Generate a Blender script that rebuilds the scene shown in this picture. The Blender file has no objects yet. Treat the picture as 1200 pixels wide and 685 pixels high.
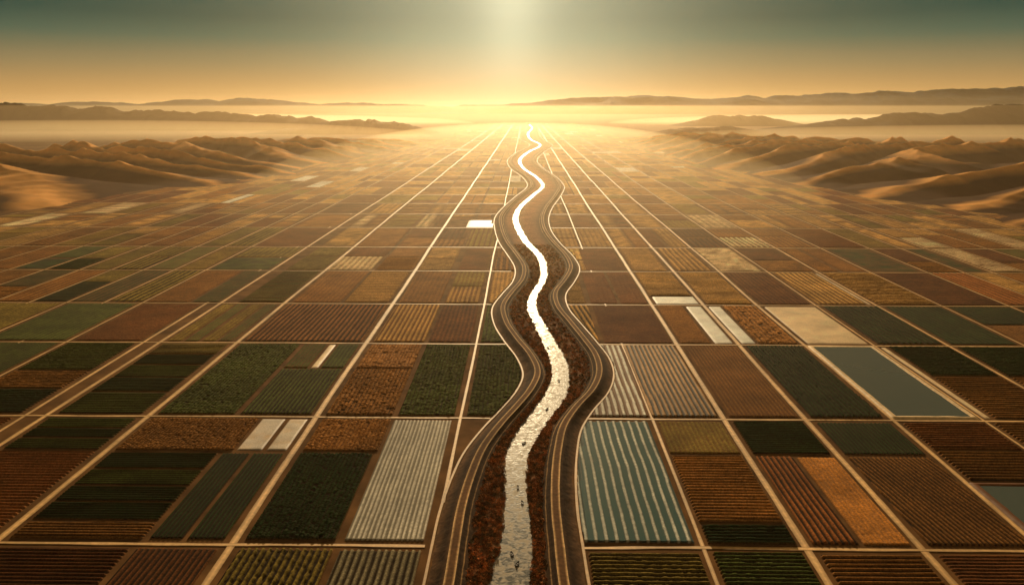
import bpy, math, random, bmesh
import numpy as np
from mathutils import Vector
random.seed(7); rng=np.random.default_rng(11)
S=bpy.context.scene
COL=S.collection
# ---------------------------------------------------------------- camera
H=200.0; F=900.0; PITCH=math.radians(13.6); YAW=math.radians(0.93)
cam=bpy.data.cameras.new("camera"); camo=bpy.data.objects.new("camera",cam); COL.objects.link(camo)
camo.location=(0,0,H); camo.rotation_euler=(math.radians(90)-PITCH,0,YAW)
cam.lens=27.0; cam.sensor_width=36; cam.clip_start=1; cam.clip_end=400000
S.camera=camo
fw=np.array([-math.sin(YAW)*math.cos(PITCH),math.cos(YAW)*math.cos(PITCH),-math.sin(PITCH)])
rt=np.array([math.cos(YAW),math.sin(YAW),0.0]); up=np.cross(rt,fw)
def survey(px,py):
    """ground coordinates of a point measured on the photo"""
    d=fw+rt*(px-600)/F-up*(py-342.5)/F
    t=-H/d[2]; return d[0]*t,d[1]*t
# ---------------------------------------------------------------- noise
def vnoise(x,y,seed=0):
    xi=np.floor(x).astype(np.int64); yi=np.floor(y).astype(np.int64)
    xf=x-xi; yf=y-yi; u=xf*xf*(3-2*xf); v=yf*yf*(3-2*yf)
    def h(a,b):
        n=(a*374761393+b*668265263+seed*974634777)&0x7fffffff
        n=((n^(n>>13))*1274126177)&0x7fffffff
        n=n^(n>>16)
        return (n&0xffff)/65535.0
    return (h(xi,yi)*(1-u)+h(xi+1,yi)*u)*(1-v)+(h(xi,yi+1)*(1-u)+h(xi+1,yi+1)*u)*v
def fbm(x,y,seed=0,o=4):
    s=0;a=.5;t=0
    for i in range(o):
        s=s+a*vnoise(x*2**i+i*17.3,y*2**i-i*9.1,seed+i); t+=a; a*=.5
    return s/t
# ---------------------------------------------------------------- materials
def mat_new(name):
    m=bpy.data.materials.new(name); m.use_nodes=True
    nt=m.node_tree; b=nt.nodes["Principled BSDF"]; return m,nt,b
def attr_mat(name,rough=.85,nscale=.6,nlow=.03,bump=.6,bdist=.4,spec=.3,lo=.55,hi=1.45,tint=(1,1,1)):
    m,nt,b=mat_new(name); N=nt.nodes; L=nt.links
    at=N.new("ShaderNodeAttribute"); at.attribute_name="Col"
    tc=N.new("ShaderNodeNewGeometry")
    n1=N.new("ShaderNodeTexNoise"); n1.inputs["Scale"].default_value=nscale; n1.inputs["Detail"].default_value=5
    n2=N.new("ShaderNodeTexNoise"); n2.inputs["Scale"].default_value=nlow; n2.inputs["Detail"].default_value=3
    L.new(tc.outputs["Position"],n1.inputs["Vector"]); L.new(tc.outputs["Position"],n2.inputs["Vector"])
    r1=N.new("ShaderNodeMapRange"); r1.inputs[1].default_value=.3; r1.inputs[2].default_value=.7; r1.inputs[3].default_value=lo; r1.inputs[4].default_value=hi
    r2=N.new("ShaderNodeMapRange"); r2.inputs[1].default_value=.3; r2.inputs[2].default_value=.7; r2.inputs[3].default_value=.75; r2.inputs[4].default_value=1.25
    L.new(n1.outputs[0],r1.inputs[0]); L.new(n2.outputs[0],r2.inputs[0])
    mu=N.new("ShaderNodeMath"); mu.operation='MULTIPLY'; L.new(r1.outputs[0],mu.inputs[0]); L.new(r2.outputs[0],mu.inputs[1])
    vm=N.new("ShaderNodeVectorMath"); vm.operation='SCALE'; L.new(at.outputs["Color"],vm.inputs[0]); L.new(mu.outputs[0],vm.inputs["Scale"])
    L.new(vm.outputs[0],b.inputs["Base Color"])
    b.inputs["Roughness"].default_value=rough; b.inputs["Specular IOR Level"].default_value=spec
    b.inputs["Specular Tint"].default_value=(*tint,1)
    if bump>0:
        bp=N.new("ShaderNodeBump"); bp.inputs["Strength"].default_value=bump; bp.inputs["Distance"].default_value=bdist
        L.new(n1.outputs[0],bp.inputs["Height"]); L.new(bp.outputs[0],b.inputs["Normal"])
    return m
GT=(1,.74,.38)
M_crop=attr_mat("crop_leaves_and_soil",rough=.95,spec=.03,bump=.3,nscale=1.1,bdist=.3,tint=GT)
M_mid=attr_mat("dry_crop_and_soil",rough=.95,spec=.02,bump=.25,nscale=.8,bdist=.3,tint=GT)
M_sheet=attr_mat("pale_bare_soil",rough=.6,spec=.20,bump=.15,nscale=1.1,bdist=.2,lo=.85,hi=1.15,tint=(1,.88,.65))
M_rows=attr_mat("row_cover_sheet",rough=.75,spec=.05,bump=.15,nscale=1.1,bdist=.2,lo=.8,hi=1.2,tint=(1,.88,.65))
M_soil=attr_mat("dirt_road_soil",rough=.65,nscale=.35,nlow=.02,bump=.2,bdist=.2,spec=.25,lo=.8,hi=1.2,tint=GT)
M_levee=attr_mat("levee_road_dirt",rough=.9,nscale=.5,nlow=.02,bump=.3,bdist=.2,spec=.04,lo=.7,hi=1.3,tint=GT)
M_bank=attr_mat("bank_earth",rough=.95,nscale=.4,bump=.7,spec=.04,tint=GT)
M_dune=attr_mat("dry_hill_earth",rough=.95,nscale=.03,nlow=.004,bump=.25,bdist=2.5,spec=.02,lo=.8,hi=1.2,tint=GT)
M_far=attr_mat("far_field_soil",rough=.95,nscale=.05,nlow=.004,bump=0,spec=.02,tint=GT)
M_shrub=attr_mat("shrub_leaves",rough=.9,nscale=1.0,bump=0,spec=.05,tint=GT)
def water_mat(name,base,rough,bs,bd,scale,mud=None,spec=1.0,tint=(1,1,1)):
    m,nt,b=mat_new(name); N=nt.nodes; L=nt.links
    g=N.new("ShaderNodeNewGeometry")
    n=N.new("ShaderNodeTexNoise"); n.inputs["Scale"].default_value=scale; n.inputs["Detail"].default_value=5
    L.new(g.outputs["Position"],n.inputs["Vector"])
    bp=N.new("ShaderNodeBump"); bp.inputs["Strength"].default_value=bs; bp.inputs["Distance"].default_value=bd
    L.new(n.outputs[0],bp.inputs["Height"]); L.new(bp.outputs[0],b.inputs["Normal"])
    b.inputs["Base Color"].default_value=(*base,1); b.inputs["Roughness"].default_value=rough; b.inputs["IOR"].default_value=1.33
    b.inputs["Specular IOR Level"].default_value=spec; b.inputs["Specular Tint"].default_value=(*tint,1)
    if mud:
        n2=N.new("ShaderNodeTexNoise"); n2.inputs["Scale"].default_value=.3; n2.inputs["Detail"].default_value=7; n2.inputs["Distortion"].default_value=.8
        L.new(g.outputs["Position"],n2.inputs["Vector"])
        cr=N.new("ShaderNodeValToRGB"); cr.color_ramp.elements[0].position=.42; cr.color_ramp.elements[0].color=(*base,1)
        cr.color_ramp.elements[1].position=.60; cr.color_ramp.elements[1].color=(*mud,1)
        L.new(n2.outputs[0],cr.inputs[0]); L.new(cr.outputs[0],b.inputs["Base Color"])
        mr=N.new("ShaderNodeMapRange"); mr.inputs[1].default_value=.40; mr.inputs[2].default_value=.62; mr.inputs[3].default_value=rough; mr.inputs[4].default_value=.55
        L.new(n2.outputs[0],mr.inputs[0]); L.new(mr.outputs[0],b.inputs["Roughness"])
    return m
M_river=water_mat("river_water",(.10,.105,.10),.27,.35,.35,.7,(.46,.39,.30),.03,(1,.78,.52))
M_pond=water_mat("pond_water",(.075,.10,.09),.08,.10,.12,.3)
M_paddy=water_mat("paddy_water",(.05,.115,.115),.12,.12,.15,.4)
# ---------------------------------------------------------------- mesh helper
def mesh_np(name,co,faces,mat,col=None,k=4):
    me=bpy.data.meshes.new(name)
    co=np.ascontiguousarray(co,dtype=np.float32); faces=np.ascontiguousarray(faces,dtype=np.int32)
    me.vertices.add(len(co)); me.vertices.foreach_set('co',co.ravel())
    nf=len(faces); me.loops.add(nf*k); me.loops.foreach_set('vertex_index',faces.ravel())
    me.polygons.add(nf); me.polygons.foreach_set('loop_start',np.arange(0,nf*k,k,dtype=np.int32))
    me.update(calc_edges=True)
    if col is not None:
        a=me.color_attributes.new('Col','FLOAT_COLOR','POINT')
        c=np.ones((len(co),4),dtype=np.float32); c[:,:3]=col.reshape(-1,3); a.data.foreach_set('color',c.ravel())
    me.materials.append(mat)
    ob=bpy.data.objects.new(name,me); COL.objects.link(ob)
    return ob
def grid_ob(name,X,Y,Z,mat,col=None,keep=None):
    n,m=X.shape
    idx=np.arange(n*m).reshape(n,m)
    f=np.stack([idx[:-1,:-1],idx[:-1,1:],idx[1:,1:],idx[1:,:-1]],-1)
    if keep is not None:
        f=f[keep]
    else: f=f.reshape(-1,4)
    co=np.stack([X,Y,Z],-1).reshape(-1,3)
    used=np.unique(f)
    if len(used)<n*m:
        rm=-np.ones(n*m,dtype=np.int64); rm[used]=np.arange(len(used)); f=rm[f]; co=co[used]
        if col is not None: col=col.reshape(-1,3)[used]
    return mesh_np(name,co,f,mat,col)
def structure(o,label=None,cat=None):
    o["kind"]="structure"
    if label: o["label"]=label
    if cat: o["category"]=cat
def thing(o,label,cat,group=None):
    o["label"]=label; o["category"]=cat
    if group: o["group"]=group
# ---------------------------------------------------------------- river corridor stations
T=[(860,490,545,618,690),(760,512,562,620,674),(685,527,573,621,660),(640,534,586,625,655),(600,541,591,621,651),(560,553,591,617,651),
(530,566,593,621,654),(500,588,609,638,662),(480,606,624,653,676),(460,622,638,665,694),(440,630,646,667,702),(420,622,644,663,698),
(400,606,635,651,684),(380,593,626,639,668),(360,590,617.5,628.5,653),(345,600,621,631,651),(330,612,631,639.5,662),(315,614,633,641.5,669),
(300,605,628,636.5,662),(285,594,614,622,648),(270,588,605,612,638),(255,587,601,607,636),(243,596,607,612,641),(230,610,621,625.8,651),
(218,623,634,638,656),(207,616,626,629.5,647),(198,603,613,616,634),(188,598,607.5,610.5,626),(178,609,618,621,635),(170,623,632,634.4,645),
(163,612,620.5,622.5,634),(156,611,618,620,630),(150,618,622.8,624.2,630),(143,613,616,617.2,622)]
T=sorted(T); ty=np.array([t[0] for t in T],float)
yy=np.arange(143,860,.25)
def hermite(x,xp,fp):
    fp=np.array(fp,float); d=np.gradient(fp,xp)
    i=np.clip(np.searchsorted(xp,x,side='right')-1,0,len(xp)-2); h=xp[i+1]-xp[i]; t=(x-xp[i])/h
    return (2*t**3-3*t**2+1)*fp[i]+(t**3-2*t**2+t)*h*d[i]+(-2*t**3+3*t**2)*fp[i+1]+(t**3-t**2)*h*d[i+1]
tab=[]
ker=np.exp(-np.linspace(-2,2,41)**2); ker/=ker.sum(); ker2=np.exp(-np.linspace(-2,2,9)**2); ker2/=ker2.sum()
for c in range(1,5):
    v=hermite(yy,ty,[t[c] for t in T])
    k2=np.convolve(np.pad(v,20,mode='edge'),ker,'valid'); k3=np.convolve(np.pad(v,4,mode='edge'),ker2,'valid')
    w=np.clip((yy-200)/80,0,1)
    tab.append(k2*w+k3*(1-w))
pts=[[survey(px,py) for px,py in zip(t,yy)] for t in tab]
Dst=np.array([p[1] for p in pts[0]])[::-1]
CX=[np.array([p[0] for p in q])[::-1] for q in pts]
def cx(i,y): return np.interp(y,Dst,CX[i])
def in_corr(x,y,mg=9.5): return (x>cx(0,y)-mg)&(x<cx(3,y)+mg)
st=[max(200,Dst[0]+1)]
while st[-1]<9000: st.append(st[-1]+max(1.6,st[-1]*.004))
st=np.array(st)
def side_bank(side,name):
    road=cx(0,st) if side<0 else cx(3,st); wat=cx(1,st) if side<0 else cx(2,st)
    sg=-1 if side<0 else 1
    off=[11,9,6.0,4.6,3.2,2.4,0,-2.4,-3.0,-4.6,-5.0,-5.5]
    cols=[road+sg*a for a in off]; inner=road-sg*7.0
    cols+=[inner,inner*.66+wat*.34,inner*.33+wat*.67,wat,wat-sg*2]
    xs=np.stack(cols,1)
    zs=np.array([-.2,.15,1.5,2.4,3.3,3.5,3.6,3.5,3.1,1.9,1.9,1.8,1.1,1.0,.8,.45,-.5])
    X=xs; Y=np.repeat(st[:,None],xs.shape[1],1)
    wz=np.array([0,.6,1,.3,.2,0,0,0,.3,.2,.2,.2,1,1.4,1.4,.6,0]); wx=np.array([0,1,1,.4,.3,0,0,0,.4,.3,.3,.3,1,1,1,2.8,2])
    Z=np.repeat(zs[None],len(st),0)+ (fbm(X*.15,Y*.15,5)-.5)*.6*wz[None]
    X=X+(fbm(X*.1+9,Y*.2,6)-.5)*1.7*wx[None]
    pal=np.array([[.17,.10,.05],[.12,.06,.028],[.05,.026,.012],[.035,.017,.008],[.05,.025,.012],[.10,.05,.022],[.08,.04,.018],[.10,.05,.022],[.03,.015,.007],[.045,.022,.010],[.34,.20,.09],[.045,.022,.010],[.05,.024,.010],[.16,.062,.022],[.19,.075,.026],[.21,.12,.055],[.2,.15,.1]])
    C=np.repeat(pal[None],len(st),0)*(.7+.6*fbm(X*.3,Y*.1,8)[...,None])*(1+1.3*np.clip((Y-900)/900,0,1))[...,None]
    if side>0: X=X[:,::-1];Y=Y[:,::-1];Z=Z[:,::-1];C=C[:,::-1]
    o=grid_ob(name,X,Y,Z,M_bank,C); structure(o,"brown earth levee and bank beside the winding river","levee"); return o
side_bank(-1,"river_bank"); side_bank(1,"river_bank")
def strip(name,xc,w,z,ys,mat,pal,label,cat,mask=None,wob=.35):
    K=len(pal); s=np.linspace(-.5,.5,K)
    X=xc[:,None]+s[None]*w*(1+wob*(fbm(ys*.08,ys*0+xc[0]%97,3)-.5))[:,None]
    Y=np.repeat(ys[:,None],K,1); Z=np.full_like(X,z) if np.isscalar(z) else np.repeat(z[:,None],K,1)
    C=np.repeat(np.array(pal)[None],len(ys),0)*(.75+.5*fbm(X*.2,Y*.05,2)[...,None])
    keep=None
    if mask is not None:
        keep=np.repeat((mask[:-1]&mask[1:])[:,None],K-1,1)
    o=grid_ob(name,X,Y,Z,mat,C,keep); structure(o,label,cat); return o
DIRT=(.85,.53,.22); DIRT2=(.46,.25,.09)
LV=(.13,.060,.022)
for i,sg in ((0,-1),(3,1)):
    strip("levee_road",cx(i,st),4.6,3.66,st,M_levee,[(.85,.58,.30),(.50,.29,.13),LV,LV,LV,LV,LV,(.50,.29,.13),(.85,.58,.30)],"packed dirt road along the levee top","road",wob=.1)
    strip("farm_track",cx(i,st)+sg*11.2,1.3,.36,st,M_soil,[DIRT2,(.6,.38,.18),DIRT2],"pale dirt track at the levee foot","road",wob=.4)
wx0=cx(1,st)-1.0; wx1=cx(2,st)+1.0
K=5; s=np.linspace(0,1,K)
X=wx0[:,None]*(1-s)+wx1[:,None]*s; Y=np.repeat(st[:,None],K,1)
o=grid_ob("river",X,Y,np.full_like(X,.42),M_river); structure(o,"winding river shining gold between earth levees","river")
# ---------------------------------------------------------------- ground
def disc(name,R,z,mat,col):
    rs=np.concatenate([[0],np.geomspace(100,R,26)]); n=96
    co=[];
    for r in rs:
        for a in range(n): co.append((r*math.cos(a*2*math.pi/n),r*math.sin(a*2*math.pi/n),z))
    co=np.array(co); f=[]
    for i in range(len(rs)-1):
        for a in range(n):
            b=(a+1)%n; f.append((i*n+a,(i+1)*n+a,(i+1)*n+b,i*n+b))
    C=np.repeat(np.array([col]),len(co),0); return mesh_np(name,co,np.array(f),mat,C)
g=disc("ground",150000,0,M_far,(.15,.072,.025)); structure(g,"dry brown valley floor","ground")
# ---------------------------------------------------------------- roads
XL=[-980,-915,-860,-800,-750,-700,-650,-605,-560,-520,-480,-440,-400,-318,-250,-190,-137,-90,-42,84,132,186,242,302,365,430,500,545,580,625,670,715,760,810,860,915,970]
NOROAD={-190,-90}
YL=[212,321,473,636,773,938,1105,1290,1460,1625,1790]
while YL[-1]<9500: YL.append(YL[-1]+165)
MAJ={-250:3.7,-137:3.8,132:3.6,186:3.6,-318:3.4,242:3.0,365:2.7}
def foot(y,side):
    if side<0: return -np.interp(y,[1400,2330,4500,9500],[980,740,500,520])
    return np.interp(y,[1300,1830,2750,4500,9500],[860,720,600,560,560])
for x in XL:
    if x in NOROAD: continue
    w=MAJ.get(x,1.9)
    ys=np.array([a for a in st if a<(9000 if x in MAJ or abs(x)<150 else 4200)])[::2]
    xc=np.full_like(ys,float(x))+(fbm(ys*.004,ys*0+x,4)-.5)*3
    mk=~in_corr(xc,ys,11)
    if abs(x)>480: mk&=np.abs(x)<np.where(x>0,foot(ys,1),-foot(ys,-1))+60
    strip("farm_road",xc,w,.22,ys,M_soil,[DIRT2,DIRT,DIRT2],"straight pale dirt farm road between fields","road",mk)
ys=st[st<4000][::2]
strip("farm_road",np.full_like(ys,-332.),2.8,.22,ys,M_soil,[DIRT2,DIRT,DIRT2],"straight pale dirt farm road beside a ditch","road",None)
for j,y in enumerate(YL[1:]):
    if y>6000: break
    w=2.2 if y<1000 else 3.4
    a,b=foot(y,-1),foot(y,1)
    if y<1300: a,b=-1000,980
    for seg in ((a,float(cx(0,y))-11),(float(cx(3,y))+11,b)):
        xs=np.arange(seg[0],seg[1],6.); K=3
        X=np.repeat(xs[:,None],K,1); Y=y+(fbm(xs*.01,xs*0+y,4)-.5)[:,None]*3+np.linspace(.5,-.5,K)[None]*w*(1+.6*(fbm(xs*.06,xs*0+y,9)-.5))[:,None]
        C=np.repeat(np.array([DIRT2,DIRT,DIRT2])[None],len(xs),0)*(.7+.6*fbm(X*.03,Y*.05,2)[...,None])
        o=grid_ob("farm_road",X,Y,np.full_like(X,.28),M_soil,C); structure(o,"straight pale dirt farm road between fields","road")
# ---------------------------------------------------------------- fields
DG=(.020,.043,.008);GR=(.078,.10,.014);OL=(.24,.165,.028);BR=(.34,.14,.028);OB=(.48,.20,.045);TN=(.74,.41,.11)
DB=(.16,.052,.013);RB=(.34,.11,.025);WH=(.85,.80,.68);SO=(.15,.06,.016);DK=(.022,.012,.005);PU=(.25,.095,.026);CR=(.85,.60,.33);OR=(.80,.30,.045);TB=(.58,.31,.085)
names={DG:"dark green",GR:"green",OL:"olive",BR:"brown",OB:"orange-brown",TN:"tan",DB:"dark brown",RB:"reddish brown",WH:"white",PU:"purplish brown",CR:"cream",OR:"orange",TB:"light brown"}
nf=0
def field(x0,x1,y0,y1,kind,top,low=SO,sp=4.5,dr='y',amp=.9,skew=0.,thr=.42):
    global nf; nf+=1
    D=(y0+y1)/2
    step=.5 if D<480 else .72 if D<640 else 1.0 if D<800 else 1.5 if D<1000 else 2.6 if D<1350 else 5
    if D<700: sp*=.72
    if D<700 and sp<2.3: sp=2.3
    if kind=='clump': amp*=.55; sp*=.85
    if kind in('plain','pale'): step*=1.6
    sx=step*(1 if dr=='y' or kind=='clump' else 1.7); sy=step*(1.7 if dr=='y' and kind!='clump' else 1)
    if D>600: sy=max(sy,step*1.4)
    xs=np.arange(x0,x1+sx*.5,sx); ys=np.arange(y0,y1+sy*.5,sy)
    X,Y=np.meshgrid(xs,ys); 
    seed=nf*13
    U,V=(X,Y) if dr=='y' else (Y,X)
    U=U+skew*V+ (fbm(X*.02,Y*.02,seed)-.5)*sp*.4
    if kind=='clump':
        ru=U/sp; rv=V/(sp*.85); iu=np.floor(ru); iv=np.floor(rv)
        hs=vnoise(iu*3.7+.5,iv*5.3+.5,seed+1); ju=(vnoise(iu*7.1+.2,iv*3.3,seed+2)-.5)*.3; jv=(vnoise(iu*4.1,iv*6.3+.3,seed+3)-.5)*.5
        r=np.hypot(ru-iu-.5-ju,(rv-iv-.5-jv)*.9); R=.40+.22*hs
        h0=np.sqrt(np.clip(1-(r/R)**2,0,1))*(hs>.12)
        m=np.clip(h0*1.4,0,1); hgt=h0*amp*2.1*(.6+.5*hs)+fbm(X*.8,Y*.8,seed+5)*.3
    elif kind=='bush':
        rr=.5+.5*np.cos(2*np.pi*U/sp); n=fbm(X*.55,Y*.55,seed+4,3)
        m=np.clip((rr*1.35+n*1.1-.95)*1.6,0,1); hgt=m*amp*1.2+n*.25
    elif kind=='ridge':
        rr=(.5+.5*np.cos(2*np.pi*U/sp))**1.2; n=fbm(X*.5,Y*.5,seed+4,3)
        m=np.clip(rr*1.35+(n-.5)*.5-.15,0,1); hgt=rr*amp*1.1+n*.15  # crop against soil, with furrows darkened to paint in low-sun shading
    elif kind=='mulch':
        rr=(.5+.5*np.cos(2*np.pi*U/sp)); n=fbm(X*.4,Y*.4,seed+4,3)
        m=np.clip((rr-thr+(n-.5)*.2)*4,0,1); hgt=np.clip(rr*1.3,0,1)*amp*.7+n*.06
    elif kind=='fine':
        rr=.5+.5*np.cos(2*np.pi*U/sp); n=fbm(X*.3,Y*.3,seed+4,3)
        m=np.clip(.6*rr+n*.6,0,1); hgt=rr*amp*.5+n*.3
    else:
        n=fbm(X*.12,Y*.12,seed+4,4); m=np.clip(n*1.3,0,1); hgt=n*.3
    big=.68+.64*fbm(X*.018,Y*.018,seed+9,3)
    if kind=='pale': big=big*0+1; m=np.clip(m+.3,0,1)
    top_=np.array(top)*(.85+.45*random.random()) if kind not in('pale','mulch') else np.array(top); low_=np.array(low)
    if D<700 and kind not in('pale','mulch'): top_=top_*.82; low_=low_*.85
    var=(.7+.6*fbm(X*.7+3,Y*.7,seed+7,2))[...,None]
    if kind=='pale': var=.85+.3*fbm(X*.15,Y*.15,seed+7,3)[...,None]
    C=(low_*(1-m[...,None])+top_*m[...,None]*var)*big[...,None]
    C=np.clip(C,0,.85)
    Z=.30+hgt
    edge=np.zeros_like(Z,bool); edge[0]=edge[-1]=True; edge[:,0]=edge[:,-1]=True
    Z[edge]=-.05
    C[edge]=np.array(SO)
    k=None
    if x0<75 and x1>-60:
        c=in_corr(X,Y,12.0); kk=~(c[:-1,:-1]|c[1:,:-1]|c[:-1,1:]|c[1:,1:])
        if not kk.any(): return None
        k=kk
    cn=names.get(top,"pale")
    if kind=='clump': nm,lb="crop_field",f"{cn} field dotted with rows of bushy plants"
    elif kind=='bush': nm,lb="crop_field",f"{cn} crop field planted in bushy rows"
    elif kind=='ridge': nm,lb="crop_field",f"{cn} field of parallel raised crop rows"
    elif kind=='mulch': nm,lb="crop_field",f"{cn} striped field of covered planting rows"
    elif kind=='fine': nm,lb="crop_field",f"{cn} field with fine drilled rows"
    elif kind=='pale': nm,lb="bare_field",f"bare {cn} field beside a farm road"
    else: nm,lb="ploughed_field",f"{cn} smooth ploughed field between dirt roads"
    mt={'mulch':M_rows,'pale':M_sheet}.get(kind,M_crop if D<680 or top in(DG,GR) else M_mid)
    o=grid_ob(nm,X,Y,Z,mt,C,k); thing(o,lb,"field","farm fields in the valley")
    return o
def flat_water(name,x0,x1,y0,y1,z,mat,n=8):
    X,Y=np.meshgrid(np.linspace(x0,x1,n),np.linspace(y0,y1,n))
    return grid_ob(name,X,Y,np.full_like(X,z),mat)
def pond(x0,x1,y0,y1,rim=CR):
    w=flat_water("water_surface",x0+1.5,x1-1.5,y0+1.5,y1-1.5,.55,M_pond)
    xs=np.linspace(x0-2,x1+4,70); ys=np.linspace(y0-2,y1+2,80); X,Y=np.meshgrid(xs,ys)
    d=np.minimum(np.minimum(X-x0,x1-X),np.minimum(Y-y0,y1-Y))+(fbm(X*.1,Y*.1,3)-.5)*1.2
    Z=np.interp(d,[-2,-.6,1.0,3],[-.05,1.0,1.0,.2]); C=np.repeat(np.array([[rim]]),Z.size,0).reshape(*Z.shape,3)*.95
    dd=d[:-1,:-1]; keep=dd<4.5
    o=grid_ob("irrigation_pond",X,Y,Z,M_soil,C,keep); w.parent=o
    thing(o,"blue-grey irrigation pond with pale earth rim" if rim==CR else "dark teal irrigation pond with brown earth rim","pond")
def paddy(x0,x1,y0,y1,sp=5.0):
    o=field(x0,x1,y0,y1,'mulch',(.55,.54,.45),(.05,.08,.075),sp,'y',1.0,thr=.72)
    o.name="flooded_field"; o["label"]="flooded teal field with long thin pale planting rows"
    xs=np.arange(x0+1,x1-1,2.); ys=np.arange(y0+1,y1-1,2.); X,Y=np.meshgrid(xs,ys)
    c=in_corr(X,Y,13.5); kk=~(c[:-1,:-1]|c[1:,1:])
    w=grid_ob("water_surface",X,Y,np.full_like(X,.90),M_paddy,None,kk); w.parent=o
A0,A1,A2,A3=325,418,422,469
field(-85,-47,A0,A3,'mulch',(.58,.52,.42),(.16,.135,.09),3.3,'y',.55)
field(-132,-89,A0,A1,'clump',DG,DK,3.8,'y',1.0)
field(-132,-87,A2,A3,'clump',OB,SO,4.0,'y',.9)
field(-172,-157,A2,A3,'pale',(.60,.50,.40),TN); field(-154,-142,A2,A3,'pale',(.64,.52,.39),TN)
field(-245,-174,A2,A3,'clump',BR,SO,3.6,'y',.8)
field(-178,-162,A0,A1,'ridge',DG,DK,3.2,'y',.5); field(-160,-142,A0,A1,'ridge',DG,DK,3.2,'y',.5)
for a,b,c in ((325,340,BR),(342,358,DG),(360,376,DG),(378,396,GR),(398,418,DG)): field(-245,-181,a,b,'ridge',c,DK,3.4,'x',.7)
field(-313,-255,A0,A1,'ridge',RB,SO,4.5,'x',.8)
for a,b,c in ((422,437,GR),(439,452,DG),(454,469,GR)): field(-313,-255,a,b,'ridge',c,DK,4,'x',.7)
field(-396,-337,A0,A1,'fine',DG,DK); field(-396,-337,A2,A3,'ridge',RB,SO,4,'x')
paddy(26,81,A0,A3,6.8)
field(87,129,A2,A3,'fine',OL,SO,4,'y',.7); field(87,129,345,A1,'ridge',OB,DK,4.4,'x',.9); field(87,129,A0,342,'bush',DG,DK,4,'x')
field(136,182,A2,A3,'bush',DG,DK,3.8,'x',.7); field(136,158,A0,A1,'ridge',RB,DK,4.4,'y',1.0); field(160,182,A0,A1,'fine',OR,(.34,.16,.06),3.5,'y',.5)
field(190,238,A2,A3,'ridge',DG,DK,3.6,'y',.6); field(190,238,A0,A1,'ridge',BR,DK,3.6,'y',.8,.12)
field(246,299,A2+8,A3,'ridge',RB,DK,4.6,'x'); field(246,299,390,427,'ridge',BR,DK,5,'x'); pond(245,299,A0,386,DB)
field(305,362,A2,A3,'ridge',BR,DK,5,'x'); field(305,362,A0,A1,'bush',DG,DK,4,'x')
B0,B1=225,317
field(-85,-47,B0,B1,'ridge',(.34,.28,.16),DK,4.4,'y',.9); field(-132,-88,B0,B1,'bush',OL,DK,4.4,'y',1.0)
field(-180,-142,B0,B1,'ridge',DB,DK,3.8,'y',.8); field(-245,-183,B0,B1,'ridge',DB,DK,3.8,'x',.7); field(-313,-255,B0,B1,'ridge',RB,DK,4,'x')
field(30,81,B0,B1,'bush',OL,DK,4.2,'x',.8); field(87,129,B0,B1,'bush',GR,DK,4.0,'x',.8); field(136,182,B0,B1,'ridge',OB,DK,4.6,'x')
field(190,238,B0,B1,'fine',DB,DK,3.6,'x'); field(246,299,B0,B1,'fine',DG,DK,3.6,'x')
C0,C1=477,632
field(-38,30,C0,C1,'clump',GR,DK,4.6,'y',.9); field(-84,-46,C0,C1,'clump',GR,DK,4.4,'y',.9)
field(-132,-87,C0,568,'clump',OB,DK,4.6,'y',1.0); field(-132,-87,571,C1,'clump',OB,SO,4.2,'y',.9)
field(-190,-142,C0,568,'bush',GR,DK,4.2,'y',.8); field(-160,-142,571,C1,'fine',GR,DK); field(-168,-162,571,C1,'pale',CR,TN); field(-190,-170,571,C1,'fine',GR,SO)
field(-245,-193,C0,C1,'clump',GR,DK,4.0,'y',.8)
for a,b,c in ((477,515,GR),(518,545,DG),(548,575,GR),(578,602,DG),(605,632,OL)): field(-313,-255,a,b,'ridge',c,DK,4.5,'x',.6)
for a,b,c in ((477,520,DG),(523,560,BR),(563,632,GR)): field(-396,-337,a,b,'bush',c,DK,4.5,'x',.7)
field(-476,-404,C0,C1,'fine',GR,DK); field(-556,-484,C0,C1,'fine',DG,DK)
field(40,84,C0,C1,'mulch',WH,SO,6.2,'y',1.0,thr=.5); field(85,129,C0,C1,'mulch',(.48,.26,.10),DK,5.2,'y',1.0)
field(136,182,C0,C1,'ridge',BR,SO,4.0,'y',.8); field(190,238,C0,C1,'bush',DG,DK,4.6,'y',1.1)
pond(245,298,C0+1,C1+1); field(304,309,C0,C1,'pale',CR,CR)
field(311,362,560,C1,'bush',DG,DK,4.5,'x'); field(311,362,C0,556,'ridge',BR,DK,5.5,'x'); field(369,427,560,C1,'bush',DG,DK,4.5,'x'); field(369,427,C0,556,'ridge',OB,DK,5.5,'x'); field(434,497,C0,C1,'ridge',BR,DK,5,'x')
E0,E1=640,769
field(-84,-46,E0,E1,'fine',DB,DK,4,'y'); field(-38,-5,E0,E1,'clump',GR,DK,5); field(-132,-87,E0,E1,'ridge',TB,SO,4.4,'y',.7)
field(-245,-142,E0,E1,'ridge',PU,DK,4.6,'y',.8)
for a in (0,1,2,3): field(-313+a*14.8,-313+a*14.8+13,E0,E1,'fine',(OL,GR,OL,GR)[a],SO,4,'y',.6)
field(-396,-337,E0,E1,'fine',DB,SO,4.5,'x'); field(-476,-404,E0,E1,'fine',GR,DK); field(-556,-484,E0,E1,'fine',OL,DK)
field(30,66,E0,E1,'ridge',TB,DK,5,'y',.9,.1); field(70,129,E0,E1,'fine',DB,(.09,.04,.02),5,'x',.4); field(136,163,E0,E1,'fine',BR,SO,4,'x')
field(166,182,E0,E1,'pale',WH,WH); field(189,201,E0,E1,'pale',WH,WH); field(204,238,E0,E1,'clump',OB,DK,5,'y'); field(246,299,E0,E1,'pale',CR,CR)
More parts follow.
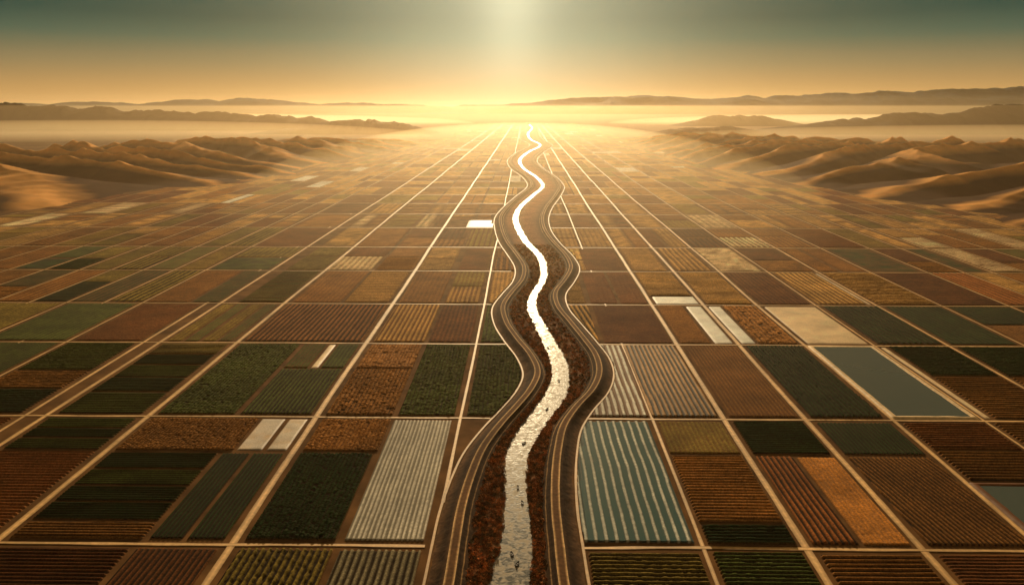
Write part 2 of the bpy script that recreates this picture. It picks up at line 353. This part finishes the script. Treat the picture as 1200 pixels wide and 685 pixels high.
field(306,362,E0,E1,'bush',DG,DK,5,'y'); field(369,427,E0,E1,'fine',DG,DK); field(434,497,E0,700,'fine',OB,DK); field(434,497,703,E1,'fine',DG,DK)
G0,G1=777,934
field(-84,-46,G0,850,'ridge',TB,SO,5); field(-84,-46,853,G1,'fine',OL,SO,5); field(-132,-88,G0,G1,'fine',BR,SO,5); field(-190,-142,G0,G1,'ridge',TB,SO,5,'x'); field(-245,-193,G0,G1,'fine',BR,SO,5)
field(-38,-5,G0,G1,'fine',TB,SO,5)
field(40,66,G0,G1,'ridge',TB,DK,6,'x'); field(70,98,G0,G1,'fine',DB,DB,5); field(101,129,G0,G1,'fine',DB,DB,5); field(136,182,812,G1,'ridge',TB,SO,6,'x'); field(138,182,G0,809,'pale',WH,WH)
field(190,238,G0,G1,'ridge',TB,SO,6,'x'); field(246,299,G0,G1,'fine',DB,DK,5); field(306,355,G0,G1,'ridge',TN,SO,6,'y'); field(357,362,G0,G1,'pale',CR,CR)
field(-84,-46,942,1101,'plain',DB); field(70,129,942,1101,'plain',DB); field(136,182,942,1101,'ridge',TB,SO,7,'x'); field(190,238,942,1101,'ridge',TB,SO,7)
field(-38,-12,942,1101,'plain',DB); field(-100,-46,1296,1384,'pale',WH,WH)
manual={YL[1]:(-400,365),YL[0]:(-318,302),YL[2]:(-560,500),YL[3]:(-560,500),YL[4]:(-250,365)}
palL=[GR,OL,OL,BR,DB,DG,GR,BR,OL,DG]; palR=[BR,TB,TB,DB,GR,RB,OL,BR,DB,DG,BR]
palC=[TB,BR,TB,DB,OL,TN,BR,DB,BR,TB]; palM=[TB,BR,TB,DB,OL,BR,BR,TB]
for r in range(0,9):
    y0,y1=YL[r]+3.5,YL[r+1]-3.5
    lim=min(1000,(y1)*.74+40)
    for i in range(len(XL)-1):
        a,b=XL[i],XL[i+1]
        if b<-lim or a>lim: continue
        if r in (0,1,2,3,4):
            m=manual[YL[r]]
            if a>=m[0] and b<=m[1]: continue
        if r==5 and (a,b) in ((-90,-42),(84,132),(132,186),(186,242)): continue
        pal=palL if b<-200 else palR if a>300 else palC
        if r>=6: pal=palM
        a2=a+(17 if a==-318 else 2); b2=b-2
        if a==-42: segs=((-38,0),(0,80))
        else: segs=((a2,b2),)
        sp7=(r==7 and a in(-90,-137))
        for (p,q) in segs:
            yb=y0 if not sp7 else y0+94
            t=random.random()
            kd=random.choice(['fine','fine','ridge','ridge','plain','bush']) if r<7 else random.choice(['plain','fine'])
            dr=random.choice('xy'); low=random.choice([SO,DK,SO])
            c1=random.choice(pal) if random.random()>.035 else CR
            if t<.2 and q-p>45:
                mid=p+(q-p)*random.uniform(.35,.65)
                field(p,mid-1,yb,y1,kd,c1,low,5.5+r*.4,dr); field(mid+1,q,yb,y1,'fine',random.choice(pal),low,5.5+r*.4,dr)
            elif t<.5:
                mid=yb+(y1-yb)*random.uniform(.35,.65)
                field(p,q,yb,mid-1.5,kd,c1,low,5.5+r*.4,dr); field(p,q,mid+1.5,y1,'fine',random.choice(pal),low,5.5+r*.4,dr)
            else: field(p,q,yb,y1,kd,c1,low,5.5+r*.4,dr)
print("fields",nf)
co=[];fc=[];cc=[]
def q(x0,x1,y0,y1,c):
    n=len(co); co.extend([(x0,y0,.3),(x1,y0,.3),(x1,y1,.3),(x0,y1,.3)]); fc.append((n,n+1,n+2,n+3)); cc.extend([c]*4)
for r in range(9,len(YL)-1):
    y0,y1=YL[r]+2.5,YL[r+1]-2.5
    fl,fr=foot(y0,-1)-30,foot(y0,1)+30
    for i in range(len(XL)-1):
        a,b=XL[i]+2.5,XL[i+1]-2.5
        if b<fl or a>fr: continue
        l,rr=float(cx(0,y0)),float(cx(3,y0)); l=min(l,float(cx(0,y1)))-13; rr=max(rr,float(cx(3,y1)))+13
        o2=[]
        if b<l or a>rr: o2.append((a,b))
        else:
            if a<l-8: o2.append((a,l))
            if b>rr+8: o2.append((rr,b))
        for (p,s_) in o2:
            t=random.random(); pal=[TB,BR,TB,DB,OL,BR,TB,DB]
            c=WH if random.random()<.03 else random.choice(pal)
            if t>.6:
                m=(y0+y1)/2+random.uniform(-25,25); q(p,s_,y0,m-2,c); q(p,s_,m+2,y1,random.choice(pal))
            elif t>.35:
                m=(p+s_)/2; q(p,m-1.5,y0,y1,c); q(m+1.5,s_,y0,y1,random.choice(pal))
            else: q(p,s_,y0,y1,c)
o=mesh_np("distant_fields",np.array(co),np.array(fc),M_far,np.array(cc)); o["kind"]="stuff"; o["label"]="patchwork of far-off fields fading into haze"; o["category"]="fields"
# ---------------------------------------------------------------- shrubs along the banks
def shrubs(n,k,name):
    Y0=225+ (rng.random(n)**1.5)*900; side=rng.random(n)<.5
    road=np.where(side,cx(0,Y0)+7.0,cx(3,Y0)-7.0); wat=np.where(side,cx(1,Y0)-.3,cx(2,Y0)+.3)
    t=rng.random(n); x=road*(1-t)+wat*t; z=1.0*(1-t)+.5*t
    R=rng.uniform(.6,1.6,n)
    c=rng.normal(size=(n,k,3)); c/=np.linalg.norm(c,axis=2,keepdims=True); c*=rng.random((n,k,1))**.4
    c[:,:,2]=np.abs(c[:,:,2])*.9
    cen=np.stack([x,Y0,z],1)[:,None]+c*R[:,None,None]
    tri=rng.normal(size=(n,k,3,3))*.26*R[:,None,None,None]
    v=(cen[:,:,None]+tri).reshape(-1,3)
    f=np.arange(len(v)).reshape(-1,3)
    pal=np.array([[.50,.17,.045],[.30,.10,.028],[.16,.065,.02],[.60,.24,.07],[.09,.06,.02]])
    cl=pal[rng.integers(0,5,n)]
    C=np.repeat(np.repeat(cl[:,None],k,1)[:,:,None],3,2)*(.6+.8*rng.random((n,k,1,1)))
    o=mesh_np(name,v,f,M_shrub,C.reshape(-1,3),3); o["kind"]="stuff"; o["label"]="rust-brown scrub covering the river banks"; o["category"]="shrubs"
shrubs(8500,26,"riverside_shrubs")
# ---------------------------------------------------------------- hills
def ridged(X,Y,seed,per):
    A=np.abs(X)
    w=(fbm(X/1000,Y/1000,seed,2)-.5)*3.2; w2=(fbm(X/280,Y/280,seed+3,3)-.5)*.40
    def rg(t): 
        f=t-np.floor(t); return np.where(f<.42,f/.42,(1-f)/.58)
    a=rg((Y-.75*A)/per+w+w2)
    u=(Y-.75*A)/1.25; v=(A+.75*Y)/1.25
    g1=1-np.abs(2*fbm(v/150+w*1.4,u/560,seed+7,2)-1); g2=1-np.abs(2*vnoise(v/50+w*2,u/300,seed+9)-1)
    return a,g1**2,g2**1.6
def hills(name,xs,ys,side,seed,far0,far1,label):
    X,Y=np.meshgrid(xs,ys)
    A=np.abs(X); ft=np.where(side<0,-foot(Y,-1),foot(Y,1)); d=A-ft+(fbm(X/260,Y/260,seed+5)-.5)*200
    env=np.clip(d/500,0,1)**.7; env=env*env*(3-2*env)
    yl=np.interp(A,[600,1100,2000],[far1,far1*.85,far0])
    tail=np.clip((yl-Y)/900,0,1)*np.clip((Y-1050)/450,0,1)
    hmax=(48+24*np.clip(d/1300,0,1))*(.75+.6*fbm(X/700,Y/700,seed+8))
    a,g1,g2=ridged(X,Y,seed,310)
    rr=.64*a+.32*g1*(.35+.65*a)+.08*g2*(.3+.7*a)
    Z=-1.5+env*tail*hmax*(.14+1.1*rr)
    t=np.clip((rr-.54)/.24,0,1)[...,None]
    lit_sand=np.array((.84,.41,.13)); scrub=np.array((.055,.020,.007))  # crest tone brightened as sunlit, scrub tone darkened as hollow shade, both painted in
    c=(scrub*(1-t)+lit_sand*t)*(.75+.5*fbm(X*.012,Y*.012,3))[...,None]
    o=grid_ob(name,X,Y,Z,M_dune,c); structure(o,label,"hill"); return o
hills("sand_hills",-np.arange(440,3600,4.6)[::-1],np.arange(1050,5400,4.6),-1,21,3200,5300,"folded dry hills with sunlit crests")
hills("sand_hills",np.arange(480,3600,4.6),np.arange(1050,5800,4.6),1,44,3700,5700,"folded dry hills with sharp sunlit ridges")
def ridge_line(name,pts,depth,seed,label,col,rough=.25,n=300,m=40):
    P=np.array(pts,float); t=np.linspace(0,len(P)-1,n); i=np.arange(len(P))
    x=np.interp(t,i,P[:,0]); y=np.interp(t,i,P[:,1]); h=np.interp(t,i,P[:,2])
    s=np.linspace(-1,1,m)
    X=np.repeat(x[:,None],m,1); Y=y[:,None]+s[None]*depth
    nn=fbm(X/(depth*.55),Y/(depth*.55),seed,5)
    e=np.clip(1-np.abs(s)**1.5,0,1)[None]
    rid=1-np.abs(2*fbm(X/(depth*.35),Y/(depth*.7),seed+3,4)-1)
    Z=-3+h[:,None]*e*(1-rough+rough*2*(.5*nn+.5*rid-.15))
    C=np.repeat(np.array([[col]]),n*m,0).reshape(n,m,3)
    o=grid_ob(name,X,Y,Z,M_dune,C); structure(o,label,"hill")
def sp(px,dist): return (px-615)/F*dist
HC=(.018,.010,.006)
ridge_line("low_hill",[(sp(300,6000),6000,0),(sp(350,6000),6000,50),(sp(430,6000),6000,112),(sp(470,6000),6000,92),(sp(520,6000),6000,0)],300,3,"low rounded hill rising from the mist",HC,.35)
ridge_line("low_hill",[(sp(-200,7000),7000,235),(sp(0,7000),7000,218),(sp(100,7000),7000,192),(sp(250,7000),7000,150),(sp(370,7000),7000,110),(sp(430,7000),7000,0)],380,5,"long low ridge above the mist",HC,.35)
ridge_line("low_hill",[(sp(745,5600),5600,0),(sp(790,5600),5600,55),(sp(850,5600),5600,65),(sp(920,5600),5600,0)],260,7,"low dry hill rising from the mist",HC,.35)
ridge_line("low_hill",[(sp(780,8500),8500,0),(sp(830,8500),8500,105),(sp(880,8500),8500,110),(sp(940,8500),8500,0)],350,8,"small hill rising from the mist",HC,.35)
ridge_line("low_hill",[(sp(860,6200),6200,0),(sp(950,6200),6200,90),(sp(1050,6200),6200,145),(sp(1150,6200),6200,195),(sp(1230,6200),6200,215),(sp(1400,6200),6200,230)],480,9,"long rugged hill spur above the mist",HC,.35)
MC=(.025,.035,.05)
ridge_line("mountain",[(sp(500,24000),24000,0),(sp(600,24000),24000,310),(sp(700,24000),24000,430),(sp(760,24000),24000,480),(sp(840,24000),24000,430),(sp(900,24000),24000,510),(sp(1000,24000),24000,620),(sp(1100,24000),24000,720),(sp(1200,24000),24000,680),(sp(1400,24000),24000,700)],3000,12,"hazy blue-grey mountain range on the horizon",MC,.4,600,50)
ridge_line("mountain",[(sp(-200,26000),26000,320),(sp(0,26000),26000,300),(sp(180,26000),26000,320),(sp(290,26000),26000,440),(sp(350,26000),26000,330),(sp(430,26000),26000,280),(sp(540,26000),26000,240),(sp(640,26000),26000,240)],2600,14,"hazy far mountain range on the horizon",MC,.4,500,50)
# ---------------------------------------------------------------- boats
def boat_proto():
    n=13; me=bpy.data.meshes.new("rowing_boat"); bm=bmesh.new(); rows=[]
    for i in range(n):
        t=i/(n-1)*2-1; w=.85*(1-abs(t)**2.4)**.8+.03 if t>0 else .85*(1-abs(t)**4*.45)
        y=t*2.6; sh=.25*t*t
        ring=[(-w,.55+sh),(-w*.85,.15+sh*.6),(-w*.4,-.08+sh*.5),(0,-.14+sh*.5),(w*.4,-.08+sh*.5),(w*.85,.15+sh*.6),(w,.55+sh),(w*.86,.56+sh),(w*.7,.22+sh*.6),(0,.02+sh*.5),(-w*.7,.22+sh*.6),(-w*.86,.56+sh)]
        rows.append([bm.verts.new((x*.75,y*.75,z*.85)) for x,z in ring])
    for a,b in zip(rows[:-1],rows[1:]):
        for k in range(12): bm.faces.new((a[k],a[(k+1)%12],b[(k+1)%12],b[k]))
    bm.faces.new(rows[0][::-1]); bm.faces.new(rows[-1]); bm.normal_update(); bm.to_mesh(me); bm.free()
    m,nt,b=mat_new("dark_painted_wood"); b.inputs["Base Color"].default_value=(.025,.017,.013,1); b.inputs["Roughness"].default_value=.7; b.inputs["Specular IOR Level"].default_value=.2; me.materials.append(m)
    o=bpy.data.objects.new("rowing_boat",me); COL.objects.link(o); parts=[]
    for y in (-.85,.4):
        bm=bmesh.new(); bmesh.ops.create_cube(bm,size=1); bmesh.ops.scale(bm,vec=(1.0,.22,.04),verts=bm.verts); bmesh.ops.bevel(bm,geom=bm.edges[:],offset=.01,segments=1)
        pm=bpy.data.meshes.new("bench"); bm.to_mesh(pm); bm.free(); m2=bpy.data.materials.get("worn_wood")
        if not m2:
            m2,nt,b=mat_new("worn_wood"); b.inputs["Base Color"].default_value=(.08,.05,.03,1)
        pm.materials.append(m2); p=bpy.data.objects.new("bench",pm); COL.objects.link(p); p.parent=o; p.location=(0,y,.36); parts.append(p)
    return o,parts
bo,bp_=boat_proto()
places=[(607,572,.1),(600,650,.3),(606,662,-.4),(612,590,.2),(614,520,-.6),(641,480,-.5),(655,447,.1),(642,408,.4)]
for i,(px,py,r) in enumerate(places):
    x,y=survey(px,py)
    if i==0: o=bo
    else:
        o=bo.copy(); COL.objects.link(o)
        for p in bp_:
            c=p.copy(); c.parent=o; COL.objects.link(c)
    o.location=(x,y,.46); o.rotation_euler=(0,0,r)
    thing(o,"small dark rowing boat drifting on the river","boat","boats on the river")
# ---------------------------------------------------------------- haze (real scattering air layers)
def vol_mat(name,dens,g,col):
    m=bpy.data.materials.new(name); m.use_nodes=True; nt=m.node_tree; nt.nodes.clear()
    out=nt.nodes.new("ShaderNodeOutputMaterial"); vs=nt.nodes.new("ShaderNodeVolumeScatter")
    vs.inputs["Color"].default_value=(*col,1); vs.inputs["Density"].default_value=dens; vs.inputs["Anisotropy"].default_value=g
    nt.links.new(vs.outputs[0],out.inputs["Volume"]); return m
def haze(name,z0,z1,R,dens,g,col,label):
    me=bpy.data.meshes.new(name); n=[(-R,-R),(R,-R),(R,R),(-R,R)]
    v=[(x,y,z0) for x,y in n]+[(x,y,z1) for x,y in n]
    me.from_pydata(v,[],[(3,2,1,0),(4,5,6,7),(0,1,5,4),(1,2,6,5),(2,3,7,6),(3,0,4,7)])
    me.materials.append(vol_mat(name,dens,g,col))
    o=bpy.data.objects.new(name,me); COL.objects.link(o); structure(o,label,"haze"); return o
haze("valley_mist",-5,206,13000,.000088,.72,(.27,.19,.105),"thin golden morning mist lying in the valley")
haze("air_haze",-8,420,40000,.000022,.62,(.25,.19,.115),"thin warm haze in the air")
haze("air_haze",-11,950,60000,.000009,.6,(.30,.23,.14),"thin warm haze in the air")
def mist_bank(x,y,rx,ry,rz,mat):
    bm=bmesh.new(); bmesh.ops.create_icosphere(bm,subdivisions=5,radius=1)
    for v in bm.verts: v.co=Vector((v.co.x*rx,v.co.y*ry,max(v.co.z,0)*rz+min(v.co.z,0)*6))
    me=bpy.data.meshes.new("mist_bank"); bm.to_mesh(me); bm.free(); me.materials.append(mat)
    o=bpy.data.objects.new("mist_bank",me); COL.objects.link(o); o.location=(x,y,0); structure(o,"low bank of glowing mist lying on the plain","mist")
M_mb=vol_mat("mist_bank",.0008,.5,(.40,.28,.155)); M_mc=vol_mat("valley_mist_bank",.00046,.48,(.54,.41,.23))
mist_bank(-3000,5200,2400,850,112,M_mb); mist_bank(3300,4950,2500,700,90,M_mb); mist_bank(-3800,9500,3200,1600,110,M_mb); mist_bank(4200,9500,3200,1600,110,M_mb)
mist_bank(0,4200,950,3500,95,M_mc)
# ---------------------------------------------------------------- light
EL=math.radians(14.0); AZ=-YAW
sd=Vector((math.sin(AZ)*math.cos(EL),math.cos(AZ)*math.cos(EL),math.sin(EL)))
sun=bpy.data.lights.new("sun",'SUN'); sun.energy=5.0; sun.angle=math.radians(.5); sun.color=(1,.74,.42)
so=bpy.data.objects.new("sun",sun); COL.objects.link(so); so.rotation_euler=sd.to_track_quat('Z','Y').to_euler(); so.location=(0,0,500)
W=bpy.data.worlds.new("World"); S.world=W; W.use_nodes=True; nt=W.node_tree; N=nt.nodes; L=nt.links
bg=N["Background"]; bg.inputs["Strength"].default_value=1
sky=N.new("ShaderNodeTexSky"); sky.sky_type='NISHITA'; sky.sun_disc=False; sky.sun_elevation=EL; sky.sun_rotation=AZ; sky.dust_density=3
tc=N.new("ShaderNodeTexCoord")
nrm=N.new("ShaderNodeVectorMath"); nrm.operation='NORMALIZE'; L.new(tc.outputs["Generated"],nrm.inputs[0])
sep=N.new("ShaderNodeSeparateXYZ"); L.new(nrm.outputs[0],sep.inputs[0])
cr=N.new("ShaderNodeValToRGB"); L.new(sep.outputs[2],cr.inputs[0]); e=cr.color_ramp.elements
e[0].position=0; e[0].color=(.54,.25,.068,1); e[1].position=1; e[1].color=(.14,.088,.036,1)
for p,c in ((.02,(.46,.25,.076)),(.05,(.24,.18,.078)),(.08,(.05,.10,.062)),(.103,(.001,.050,.037)),(.16,(.008,.06,.048)),(.3,(.10,.082,.040))):
    k=e.new(p); k.color=(*c,1)
def vdot(v):
    d=N.new("ShaderNodeVectorMath"); d.operation='DOT_PRODUCT'; L.new(nrm.outputs[0],d.inputs[0]); d.inputs[1].default_value=v; return d.outputs["Value"]
def mth(op,a,b=None):
    m=N.new("ShaderNodeMath"); m.operation=op
    for i,x in enumerate((a,b)):
        if x is None: continue
        if isinstance(x,(int,float)): m.inputs[i].default_value=x
        else: L.new(x,m.inputs[i])
    return m.outputs[0]
def addc(val,c,prev):
    s=N.new("ShaderNodeVectorMath"); s.operation='SCALE'; s.inputs[0].default_value=c; L.new(val,s.inputs["Scale"])
    a=N.new("ShaderNodeVectorMath"); a.operation='ADD'; L.new(prev,a.inputs[0]); L.new(s.outputs[0],a.inputs[1]); return a.outputs[0]
dt=mth('MAXIMUM',vdot(sd),0.0)
o_=addc(mth('POWER',dt,350),(1.0,.88,.58),cr.outputs[0]); o_=addc(mth('POWER',dt,40),(.20,.19,.115),o_); o_=addc(mth('POWER',dt,10),(.025,.02,.008),o_)
lowd=Vector((math.sin(AZ)*math.cos(.03),math.cos(AZ)*math.cos(.03),math.sin(.03)))
o_=addc(mth('POWER',mth('MAXIMUM',vdot(lowd),0.0),80),(.20,.20,.14),o_)
side=vdot(Vector((math.cos(AZ),-math.sin(AZ),0))); fwd=mth('GREATER_THAN',vdot(Vector((math.sin(AZ),math.cos(AZ),0))),0.0)
g_=mth('EXPONENT',mth('MULTIPLY',mth('POWER',mth('MULTIPLY',mth('ABSOLUTE',side),24.0),2.0),-1.0))
g_=mth('MULTIPLY',g_,fwd); g_=mth('MULTIPLY',g_,mth('MINIMUM',mth('MAXIMUM',mth('MULTIPLY',sep.outputs[2],9.0),0.0),1.0))
o_=addc(g_,(.26,.24,.16),o_)
sc=N.new("ShaderNodeVectorMath"); sc.operation='SCALE'; L.new(sky.outputs[0],sc.inputs[0]); sc.inputs["Scale"].default_value=.0015
ad=N.new("ShaderNodeVectorMath"); ad.operation='ADD'; L.new(o_,ad.inputs[0]); L.new(sc.outputs[0],ad.inputs[1])
L.new(ad.outputs[0],bg.inputs["Color"])
S.view_settings.view_transform='Standard'; S.view_settings.look='None'; S.view_settings.exposure=0
